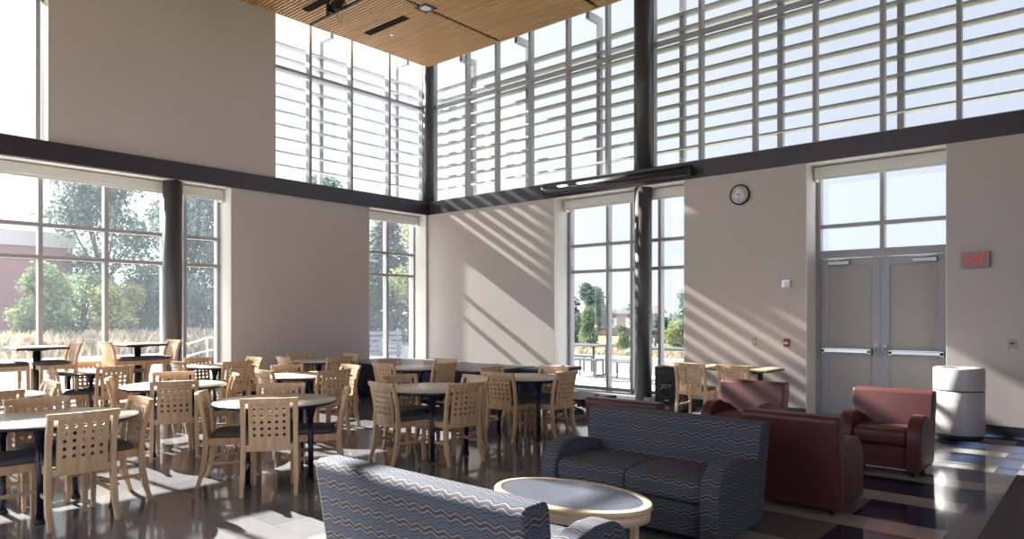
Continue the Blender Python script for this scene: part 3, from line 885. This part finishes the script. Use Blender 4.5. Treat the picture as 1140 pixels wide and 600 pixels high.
t = thing('exit_sign', 'grey EXIT sign with red letters beside the double doors', 'exit sign', (-1.378, YB, 2.241))
MB().box(-.155, .155, -.055, 0, -.105, .105, bev=.006).build('housing', simple('exit_housing', (.30, .27, .27), .5), t)
facing_wall([(text_mesh('EXIT', .20, .002, .003), Matrix.Translation((.008, -.012, 0)) @ Matrix.Diagonal((.60, 1, 1, 1)))], 'lettering', M['exitred'], t, 0, -.0575)
t = thing('thermostat', 'small white sensor box on the clock wall near the doors', 'sensor', (-3.784, YB, 1.994))
MB().box(-.058, .058, -.045, .004, -.055, .055, bev=.006).build('housing', M['whiteplastic'], t)
MB().box(-.03, .03, -.049, -.0455, -.03, .03, bev=.003).build('lens', M['alum'], t)
t = thing('wall_switch', 'brass light switch plate on the sunlit clock wall', 'switch', (-4.284, YB, 1.10))
MB().box(-.036, .036, -.008, 0, -.058, .058, bev=.002).build('plate', M['plate'], t)
MB().box(-.012, .012, -.018, -.0085, -.018, .018, bev=.002).build('toggle', M['whiteplastic'], t)
t = thing('fire_alarm', 'small red fire alarm pull station on the clock wall', 'fire alarm', (-3.784, YB, 1.10))
MB().box(-.042, .042, -.035, .004, -.06, .06, bev=.004).build('housing', M['redplastic'], t)
MB().box(-.03, .03, -.045, -.0355, -.02, .012, bev=.003).build('handle', M['whiteplastic'], t)
t = thing('wall_switch', 'small plate with dark slot on the wall above the waste bin, by the photo edge', 'switch', (-.99, YB, 1.16), 0)
MB().box(-.045, .045, -.012, 0, -.055, .055, bev=.003).build('plate', M['plate'], t)
MB().box(-.022, .022, -.017, -.0125, .0, .02).build('slot', M['black'], t)

# projection screen housing on the beam
t = thing('projection_screen', 'long black projection screen housing mounted on the dark beam', 'projection screen', (-6.83, YB-.15, 3.92))
MB().cyl((-1.53, 0, 0), (1.53, 0, 0), .075, n=24).build('housing', M['black'], t)
MB().box(-1.53, 1.53, -.02, .088, -.085, -.03, bev=.006).build('slot_rail', M['black'], t)
for s in (-1, 1): MB().cyl((s*1.53, 0, 0), (s*1.55, 0, 0), .082, n=24).build('end_cap', M['beam'], t)

# ------------------------------------------------------------------ ceiling fittings
for i, (x0, x1, y, lab) in enumerate([(-11.39, -10.19, 8.62, 'black linear air slot in the wood ceiling, nearer the corner'), (-11.36, -10.15, 7.18, 'black linear air slot in the wood ceiling, beside the track')]):
    t = thing('air_diffuser', lab, 'air vent', ((x0+x1)/2, y, ZC), 0, 'linear air slots')
    L = (x1-x0)/2
    MB().box(-L, L, -.075, -.062, -.012, .03).box(-L, L, .062, .075, -.012, .03).box(-L, -L+.012, -.062, .062, -.012, .03).box(L-.012, L, -.062, .062, -.012, .03).build('frame', M['matteblack'], t)
    MB().box(-L+.012, L-.012, -.062, .062, -.004, .02).build('baffle', M['matteblack'], t)
for i, (x, y, lab) in enumerate([(-9.615, 8.60, 'square black recessed downlight in the ceiling slot')]):
    t = thing('downlight', lab, 'ceiling light', (x, y, ZC), 0)
    m = MB().box(-.15, .15, -.15, -.10, -.015, .01).box(-.15, .15, .10, .15, -.015, .01).box(-.15, -.10, -.10, .10, -.015, .01).box(.10, .15, -.10, .10, -.015, .01)
    m.build('trim', M['black'], t)
    MB().lathe([(.105, -.010), (.10, -.002), (.06, .012), (.0, .018)], 32).build('reflector', M['lensglass'], t)
t = thing('sprinkler', 'small chrome sprinkler head on the wood ceiling', 'sprinkler', (-11.06, 8.98, ZC))
MB().cyl((0, 0, -.03), (0, 0, .092), .012, n=10).build('stem', M['chrome'], t)
MB().lathe([(.0, .004), (.05, .004), (.045, -.008), (.0, -.008)], 16).build('escutcheon', M['chrome'], t)
MB().lathe([(.0, -.035), (.02, -.035), (.02, -.031), (.0, -.031)], 12).build('deflector', M['chrome'], t)
# stage lighting pipe with a par can
t = thing('lighting_pipe', 'black lighting pipe hung below the wood ceiling', 'lighting pipe', (0, 7.02, 6.75))
MB().tube([(-10.93, 0, 0), (-6.0, 0, 0)], .024, 12).build('pipe', M['black'], t)
for x in (-10.40, -8.2, -6.3): MB().box(x-.022, x+.022, -.022, .022, .02, ZC+.05-6.75).build('hanger', M['black'], t)
t = thing('stage_spotlight', 'black stage spotlight clamped to the lighting pipe', 'spotlight', (-9.90, 7.02, 6.75)); t.scale = (.8, .8, .8)
mx = Matrix.Translation((.0, .0, -.02)) @ Matrix.Rotation(R(40), 4, 'X')
MB().lathe([(.0, .22), (.05, .215), (.09, .16), (.10, .06), (.105, -.12), (.12, -.13), (.12, -.15), (.10, -.15), (.095, -.10), (.0, -.08)], 24).smooth_sharp(40).xf(Matrix.Translation((0, -.16, .05)) @ Matrix.Rotation(R(-35), 4, 'X')).build('can', M['black'], t)
MB().tube([(-.13, -.16, .05), (-.13, -.05, .02), (-.05, 0, .0), (.05, 0, .0), (.13, -.05, .02), (.13, -.16, .05)], .012).build('yoke', M['black'], t)
MB().box(-.03, .03, -.03, .03, -.035, .04, bev=.005).build('clamp', M['black'], t)
for s in (-1, 1): MB().box(s*.125-.004, s*.125+.004, -.34, -.16, -.16, .0).build('barn_door', M['black'], t)
MB().tube([(-.28, 0, -.02), (-.27, 0, -.12), (-.2, .0, -.28), (-.13, .0, -.27), (-.08, 0, -.1), (-.05, 0, -.02)], .006, 6).build('safety_cable', M['black'], t)

# ------------------------------------------------------------------ outdoors
GZ = -.03
g = MB().box(-75, 60, -40, 120, GZ-1.0, GZ-.05); struct(g.build('ground_lawn', M['lawn']))
struct(MB().box(-22, XL-TH, -12, 16, GZ-.06, GZ).box(XL-TH, 9, YB+TH, 16.5, GZ-.06, GZ-.001).build('ground_patio', M['concrete']))
# low concrete walls round the patio
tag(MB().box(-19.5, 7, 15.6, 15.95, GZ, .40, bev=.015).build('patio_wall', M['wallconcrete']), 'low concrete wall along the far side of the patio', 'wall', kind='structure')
tag(MB().box(-20.2, -19.8, -6, 8.2, GZ, .42, bev=.015).build('patio_wall', M['concrete']), 'low pale concrete ledge outside the wide window', 'wall', kind='structure')
# patio furniture
def patio_table(label, loc, rz):
    t = thing('patio_table', label, 'patio table', loc, rz, 'black metal patio tables')
    MB().box(-.95, .95, -.36, .36, .73, .775, bev=.012).build('tabletop', M['patiometal'], t)
    for s in (-1, 1):
        MB().tube([(s*.75, -.28, .73), (s*.75, -.28, .12), (s*.75, -.24, .04), (s*.75, -.15, .02), (s*.75, .15, .02), (s*.75, .24, .04), (s*.75, .28, .12), (s*.75, .28, .73)], .028, 10).build('leg', M['patiometal'], t)
    return t
def patio_bench(label, loc, rz):
    t = thing('patio_bench', label, 'patio bench', loc, rz, 'black metal patio stools')
    MB().box(-.36, .36, -.19, .19, .42, .455, bev=.012).build('seat', M['patiometal'], t)
    for s in (-1, 1):
        MB().tube([(s*.32, -.17, .02), (s*.32, -.17, .40), (s*.32, -.13, .44), (s*.32, .13, .44), (s*.32, .17, .40), (s*.32, .17, .02)], .022, 10).build('leg', M['patiometal'], t)
    return t
patio_table('black metal patio table outside, behind the mullion of the patio window', (-10.35, 14.3, 0), R(0))
p2 = patio_table('black metal patio table outside, between the column and the sunlit wall', (-7.35, 14.0, 0), R(6))
patio_bench('black metal patio stool under the table outside, beside the window frame', (-10.6, 14.75, 0), 0)
patio_bench('black metal patio stool outside, just past the mullion', (-9.55, 13.7, 0), R(4))
patio_bench('black metal patio stool outside, close to the column', (-8.55, 13.7, 0), R(-6))
patio_bench('black metal patio stool outside, above the loudspeaker', (-6.9, 13.3, 0), R(6))

# grasses: tufts of blades
def tufts(name, pts, h, nb, wd, mat, label, seed=1):
    r = random.Random(seed); m = MB()
    for (x, y, z) in pts:
        hh = h*r.uniform(.6, 1.1)
        for k in range(nb):
            a = r.uniform(0, 2*PI); l = r.uniform(.08, .42)*hh; w2 = wd*r.uniform(.6, 1.2)
            bx, by = x+r.gauss(0, .12), y+r.gauss(0, .12)
            tx, ty = bx+l*math.cos(a), by+l*math.sin(a)
            px, py = -math.sin(a)*w2, math.cos(a)*w2
            mx, my, mz = (bx*.55+tx*.45), (by*.55+ty*.45), z+hh*.75
            v = [m.bm.verts.new(q) for q in ((bx-px, by-py, z), (bx+px, by+py, z), (mx+px, my+py, mz), (tx, ty, z+hh*r.uniform(.75, 1.05)), (mx-px, my-py, mz))]
            m.bm.faces.new(v)
    o = m.build(name, mat, recalc=False); return tag(o, label, 'grass', kind='stuff')
r = random.Random(3)
tufts('ornamental_grass', [(r.uniform(-26.5, -22.3), r.uniform(-1, 15), GZ-.05) for _ in range(520)], 1.05, 60, .008, M['drygrass'], 'tall dry ornamental grass in the bed outside the wide window', 4)
tufts('ornamental_grass', [(r.uniform(-26, 6), r.uniform(16.6, 19.5), GZ-.05) for _ in range(560)], .62, 44, .009, M['drygrass'], 'dry golden grass growing behind the low patio wall', 5)

# trees
def leaf_cloud(m, blobs, n, size, r, flat=1.):
    tot = sum(b[3]**2 for b in blobs)
    for (bx, by, bz, br) in blobs:
        for k in range(int(n*br*br/tot)):
            while True:
                d = Vector((r.gauss(0, 1), r.gauss(0, 1), r.gauss(0, 1)))
                if d.length > .05: break
            d.normalize(); rad = br*(r.random()**.45)
            p = Vector((bx, by, bz))+Vector((d.x*rad, d.y*rad, d.z*rad*flat))*(1.25 if r.random() < .12 else 1.)
            s = size*.62*r.uniform(.5, 1.5)
            nrm = (d+Vector((r.gauss(0, .7), r.gauss(0, .7), r.gauss(0, .7)))).normalized()
            a = nrm.orthogonal().normalized(); b = nrm.cross(a)
            q = r.uniform(0, PI); a, b = a*math.cos(q)+b*math.sin(q), b*math.cos(q)-a*math.sin(q)
            vs = [m.bm.verts.new(p+x) for x in (a*s, b*s*.6, -a*s, -b*s*.6)]
            m.bm.faces.new(vs)
def make_tree(kind, seed, H, Rr, n, mat, size):
    r = random.Random(seed); m = MB(); tr = MB()
    if kind == 'conifer':
        tr.cyl((0, 0, 0), (0, 0, H*.95), .14, .03, 10)
        for i in range(26):
            f = i/25; z = H*(.10+.90*f); rr = Rr*(1-f)**.8+.12
            nn = int(n*(rr/Rr)/14)
            for k in range(nn):
                a = r.uniform(0, 2*PI); q = rr*math.sqrt(r.random())*(1+.25*math.sin(3*a+i))
                p = Vector((q*math.cos(a), q*math.sin(a), z-.28*q+r.gauss(0, .08)))
                s = size*r.uniform(.6, 1.4)
                o_ = Vector((math.cos(a), math.sin(a), -.35+r.gauss(0, .25))); sd = Vector((-math.sin(a), math.cos(a), r.gauss(0, .3)))
                vs = [m.bm.verts.new(p+x) for x in (o_*s, sd*s*.4, -o_*s*.6, -sd*s*.4)]
                m.bm.faces.new(vs)
    else:
        tr.cyl((0, 0, 0), (0, 0, H*.5), .13, .08, 10)
        blobs = []
        for i in range(15):
            a = r.uniform(0, 2*PI); f = r.uniform(.0, 1)
            q = Rr*.62*math.sqrt(r.random())*(1-.35*f)
            blobs.append((q*math.cos(a), q*math.sin(a), H*(.30+.58*f), Rr*r.uniform(.26, .44)))
            tr.tube([(0, 0, H*.32), (q*.5*math.cos(a), q*.5*math.sin(a), H*(.3+.3*f)), (q*math.cos(a), q*math.sin(a), H*(.30+.55*f))], .035, 6)
        if kind == 'bush': blobs += [(r.uniform(-.5, .5)*Rr, r.uniform(-.5, .5)*Rr, H*.22, Rr*.5) for _ in range(5)]
        leaf_cloud(m, blobs, n, size, r)
    return m, tr
PROTO = {}
def tree(kind, label, x, y, H, Rr, matname, seed, n=5200, size=.15, name=None):
    t = thing(name or ('conifer_tree' if kind == 'conifer' else ('shrub' if kind == 'bush' else 'leafy_tree')), label, 'tree' if kind != 'bush' else 'shrub', (x, y, GZ-.05), rnd.uniform(0, 6), 'trees outside the windows')
    m, tr = make_tree(kind, seed, H, Rr, n, M[matname], size)
    m.build('foliage', M[matname], t, recalc=False)
    tr.build('trunk', M['bark'], t)
    return t
# beyond the wide window
tree('leafy', 'tall dusky tree outside the second bay of the wide window', -31, 10.3, 8.6, 2.7, 'leafdark', 11, 6000, .15)
tree('leafy', 'tall dark tree outside, just before the dark column', -31, 13.9, 8.9, 2.9, 'leafdark', 12, 8500, .15)
tree('leafy', 'tall dark tree outside, partly behind the dark column', -30, 16.2, 9.0, 2.8, 'leafdark', 13, 9000, .15)
tree('conifer', 'slim dark conifer outside the pane past the column', -29.5, 18.6, 7.3, 2.4, 'needles', 14, 9000, .17)
tree('leafy', 'dark dense tree at the end of the wide window view', -33, 21.5, 9.0, 3.2, 'leafdark', 15, 8000, .16)
tree('bush', 'dark shrub mass outside under the tall trees', -28.2, 11.6, 4.0, 2.3, 'leafdark', 16, 14000, .12)
tree('bush', 'dark shrub outside between the yellow tree and the column', -28.0, 14.4, 5.0, 2.5, 'leafdark', 17, 15000, .12)
tree('bush', 'dark shrub outside past the dark column', -28.0, 17.4, 5.0, 2.4, 'leafdark', 18, 14000, .12)
tree('leafy', 'small green tree outside before the brick building', -25.6, 6.9, 3.3, 1.25, 'leafmid', 19, 4200, .10)
tree('leafy', 'small yellow green tree outside in the middle of the wide window', -25.4, 8.9, 3.2, 1.15, 'leafyellow', 20, 4200, .10)
tree('bush', 'low green shrub outside beside the brick building', -27.2, 8.4, 3.3, 1.6, 'leafmid', 21, 4200, .11)
tree('leafy', 'distant tree showing above the brick building', -46, 9.0, 6.6, 2.6, 'leafmid', 22, 2500, .18)
# corner window
tree('conifer', 'tall conifer outside the narrow corner window', -23.2, 18.6, 6.5, 2.1, 'needles', 23, 8000, .16)
tree('leafy', 'yellow green leafy tree outside the narrow corner window', -20.5, 18.3, 6.2, 1.7, 'leafyellow', 24, 6000, .13)
tree('bush', 'green shrub outside at the foot of the corner window trees', -24.2, 18.5, 3.2, 1.7, 'leafmid', 25, 5000, .11)
tree('leafy', 'tall tree whose crown shows through the clerestory louvres', -31.5, 21.2, 10.2, 2.5, 'leafdark', 26, 11000, .15)
# patio window
tree('leafy', 'broad dark tree outside at the frame of the patio window', -19.4, 28.2, 3.4, 1.05, 'leafdark', 27, 11000, .10)
tree('conifer', 'dark conifer outside half hidden by the patio window frame', -21.4, 28.6, 3.3, 1.3, 'needles', 35, 7000, .12)
tree('bush', 'dark green shrub outside before the broad dark tree', -17.75, 25.6, 1.95, .70, 'leafmid', 28, 6000, .07)
tree('leafy', 'rounded green tree far outside beyond the patio window mullion', -28.2, 42.3, 2.15, 1.5, 'leafmid', 29, 4500, .12)
tree('bush', 'round light green shrub outside behind the patio tables', -15.9, 25.4, 1.22, .42, 'leafmid', 30, 3500, .06)
tree('leafy', 'pale green tree in the distance beside the column', -26.0, 43.6, 2.0, 1.7, 'leafmid', 31, 3500, .13)
tree('conifer', 'dark evergreen outside between column and sunlit wall', -18.9, 34, 1.5, 1.0, 'needles', 32, 4500, .10)
tree('leafy', 'open branched tree outside against the edge of the sunlit wall', -13.95, 27.2, 2.75, 1.1, 'leafdark', 33, 2400, .09)
tree('bush', 'bright yellow green shrub outside at the edge of the sunlit wall', -11.7, 22.3, 1.42, .62, 'leafyellow', 34, 3500, .07)
# low hedge line in the distance so that the horizon is planted
for i in range(9):
    x = -38+i*6.2+rnd.uniform(-1, 1)
    tree('bush', ['low hedge tree on the horizon line beyond the patio'][0], x, 52+rnd.uniform(-4, 4), 1.3+rnd.uniform(-.2, .3), 2.6, 'leafmid' if i % 2 else 'leafdark', 40+i, 1800, .2)
# distant hills
m = MB(); pv = None
for i in range(61):
    a = R(60+90*i/60); d = 300
    x, y = d*math.cos(a), d*math.sin(a); h = 3.0+1.6*math.sin(i*.35)+.8*math.sin(i*.9+1)
    v = [m.bm.verts.new((x, y, -2)), m.bm.verts.new((x*1.05, y*1.05, h)), m.bm.verts.new((x*1.4, y*1.4, -2))]
    if pv:
        m.bm.faces.new((pv[0], v[0], v[1], pv[1])); m.bm.faces.new((pv[1], v[1], v[2], pv[2]))
    pv = v
struct(m.build('hills', M['hill']))
# brick building and distant house
t = thing('brick_building', 'reddish brick building beyond the wide window at the photo edge', 'building', (-37, 4.6, 0))
MB().box(-4, 4, -9.0, 5.2, GZ-.05, 4.25).build('wall', M['brick'], t)
MB().box(-4.1, 4.1, -9.1, 5.3, 4.25, 4.85).build('parapet', M['roofcap'], t)
MB().box(4.0, 4.05, .0, 1.3, .3, 1.9).build('window', M['patiometal'], t)
t = thing('house', 'small distant house with pale roof beyond the patio grass', 'house', (-28.4, 44, 0), R(10))
MB().box(-3.2, 3.2, -2, 2, -.08, 1.5).build('wall', M['brick'], t)
MB().extrude([(-2.3, 1.5), (2.3, 1.5), (1.3, 2.1), (-1.3, 2.1)], -3.5, 3.5).build('roof', M['roofcap'], t)
for x in (-2, -.6, .8, 2.2): MB().box(x-.35, x+.35, -2.03, -2.0, .5, 1.2).build('window', M['whiteplastic'], t)
# slatted fence past the corner window
t = thing('slat_fence', 'weathered horizontal slat fence outside the narrow corner window', 'fence', (-18.6, 13.0, GZ), R(78))
for k in range(5):
    MB().box(-2.2, 2.2, -.02, .02, .18+k*.17, .30+k*.17, bev=.004).build('slat_board', M['slatfence'], t)
for x in (-2.1, 0, 2.1): MB().box(x-.045, x+.045, .021, .10, 0, 1.06).build('post', M['slatfence'], t)
# handrail outside past the column
t = thing('handrail', 'grey metal handrail outside beyond the dark column', 'handrail', (-17.6, 8.7, GZ), R(80))
MB().tube([(-1.6, 0, .55), (-.4, 0, .95), (.6, 0, .98), (1.9, 0, .62)], .022).build('rail', M['alum'], t)
MB().tube([(-1.6, 0, .28), (-.4, 0, .62), (.6, 0, .66), (1.9, 0, .32)], .018).build('lower_rail', M['alum'], t)
for x, h in ((-1.5, .57), (-.4, .95), (.6, .98), (1.8, .63)): MB().cyl((x, 0, 0), (x, 0, h), .022, n=10).build('post', M['alum'], t)
# lamp post by the patio
t = thing('lamp_post', 'short dark lamp post with flat head beyond the patio', 'lamp post', (-11.35, 20.1, GZ))
MB().cyl((0, 0, 0), (0, 0, .98), .05, n=12).build('pole', M['patiometal'], t)
MB().box(-.42, .12, -.14, .14, .98, 1.07, bev=.02).build('head', M['patiometal'], t)

# ------------------------------------------------------------------ camera, light, world
cam = bpy.data.cameras.new('camera'); co = bpy.data.objects.new('camera', cam); COL.objects.link(co)
co.location = (0, 0, 1.55)
co.rotation_euler = (PI/2, 0, math.atan2(.6573, .7533))
cam.sensor_width = 36; cam.sensor_fit = 'HORIZONTAL'; cam.lens = 36*772/1140
cam.shift_y = 48.5/1140
cam.clip_end = 1000; cam.clip_start = .05
scene.camera = co

sd = Vector((1, .056, -.595)).normalized()
sun = bpy.data.lights.new('sun', 'SUN'); sun.energy = 35.0; sun.angle = R(.53); sun.color = (1, .965, .90)
so = bpy.data.objects.new('sun', sun); COL.objects.link(so); so.rotation_euler = sd.to_track_quat('-Z', 'Y').to_euler(); so.location = (-30, 0, 20)

w = bpy.data.worlds.new('sky'); scene.world = w; w.use_nodes = True
nt = w.node_tree; nt.nodes.clear()
out = nt.nodes.new('ShaderNodeOutputWorld'); bg = nt.nodes.new('ShaderNodeBackground'); nt.links.new(bg.outputs[0], out.inputs[0])
tc = nt.nodes.new('ShaderNodeTexCoord'); sx = nt.nodes.new('ShaderNodeSeparateXYZ'); nt.links.new(tc.outputs['Generated'], sx.inputs[0])
mr = nt.nodes.new('ShaderNodeMapRange'); mr.inputs[1].default_value = -1; mr.inputs[2].default_value = .25; mr.inputs[3].default_value = 0; mr.inputs[4].default_value = 1
nt.links.new(sx.outputs[0], mr.inputs[0])
rp = nt.nodes.new('ShaderNodeValToRGB'); e = rp.color_ramp
stops = [(0., (1.40, 1.42, 1.42)), (.22, (1.20, 1.25, 1.30)), (.40, (1.02, 1.09, 1.18)), (.60, (.84, .92, 1.09)), (1., (.80, .88, 1.05))]
while len(e.elements) < len(stops): e.elements.new(.5)
for i, (p, c) in enumerate(stops): e.elements[i].position = p; e.elements[i].color = (*c, 1)
nt.links.new(mr.outputs[0], rp.inputs[0])
# brighter sky on the side behind the camera
my = nt.nodes.new('ShaderNodeMapRange'); my.inputs[1].default_value = -.2; my.inputs[2].default_value = -.8; my.inputs[3].default_value = 1.; my.inputs[4].default_value = 3.5
nt.links.new(sx.outputs[1], my.inputs[0])
mxx = nt.nodes.new('ShaderNodeMapRange'); mxx.inputs[1].default_value = .3; mxx.inputs[2].default_value = .85; mxx.inputs[3].default_value = 1.; mxx.inputs[4].default_value = 3.2
nt.links.new(sx.outputs[0], mxx.inputs[0])
mm = nt.nodes.new('ShaderNodeMath'); mm.operation = 'MAXIMUM'
nt.links.new(my.outputs[0], mm.inputs[0]); nt.links.new(mxx.outputs[0], mm.inputs[1])
nt.links.new(rp.outputs[0], bg.inputs[0]); nt.links.new(mm.outputs[0], bg.inputs[1])

# daylight portals in the openings (guide sampling only)
def portal(loc, rot, sx_, sy_):
    l = bpy.data.lights.new('portal', 'AREA'); l.shape = 'RECTANGLE'; l.size = sx_; l.size_y = sy_; l.cycles.is_portal = True
    o = bpy.data.objects.new('window_portal', l); COL.objects.link(o); o.location = loc; o.rotation_euler = rot
E90 = R(90)
portal((XL-.62, 2.2, 1.9), (0, -E90, 0), 3.8, 7.6)
portal((XL-.62, 9.85, 1.9), (0, -E90, 0), 3.8, 1.6)
portal((XL-.62, 0, 5.8), (0, -E90, 0), 3.4, 6.4)
portal((XL-.62, 9.1, 5.8), (0, -E90, 0), 3.4, 4.4)
portal((-6.87, YB+.62, 1.9), (-E90, 0, 0), 2.8, 3.8)
portal((-2.6, YB+.62, 3.1), (-E90, 0, 0), 1.8, 1.3)
portal((-4.3, YB+.62, 5.8), (-E90, 0, 0), 15.8, 3.4)
portal((XR+.32, -1.25, 3.5), (0, E90, 0), 6.2, 5.5)
portal((-6.25, YF-.32, 3.5), (E90, 0, 0), 6.5, 6.2)

vs = scene.view_settings
scene.display_settings.display_device = 'sRGB'
vs.view_transform = 'Standard'; vs.look = 'None'; vs.gamma = 1.; vs.exposure = 0.; vs.use_curve_mapping = False
cy = scene.cycles
cy.max_bounces = 10; cy.diffuse_bounces = 5; cy.glossy_bounces = 4; cy.transparent_max_bounces = 16; cy.transmission_bounces = 6
cy.sample_clamp_indirect = 6.0; cy.caustics_reflective = False; cy.caustics_refractive = False
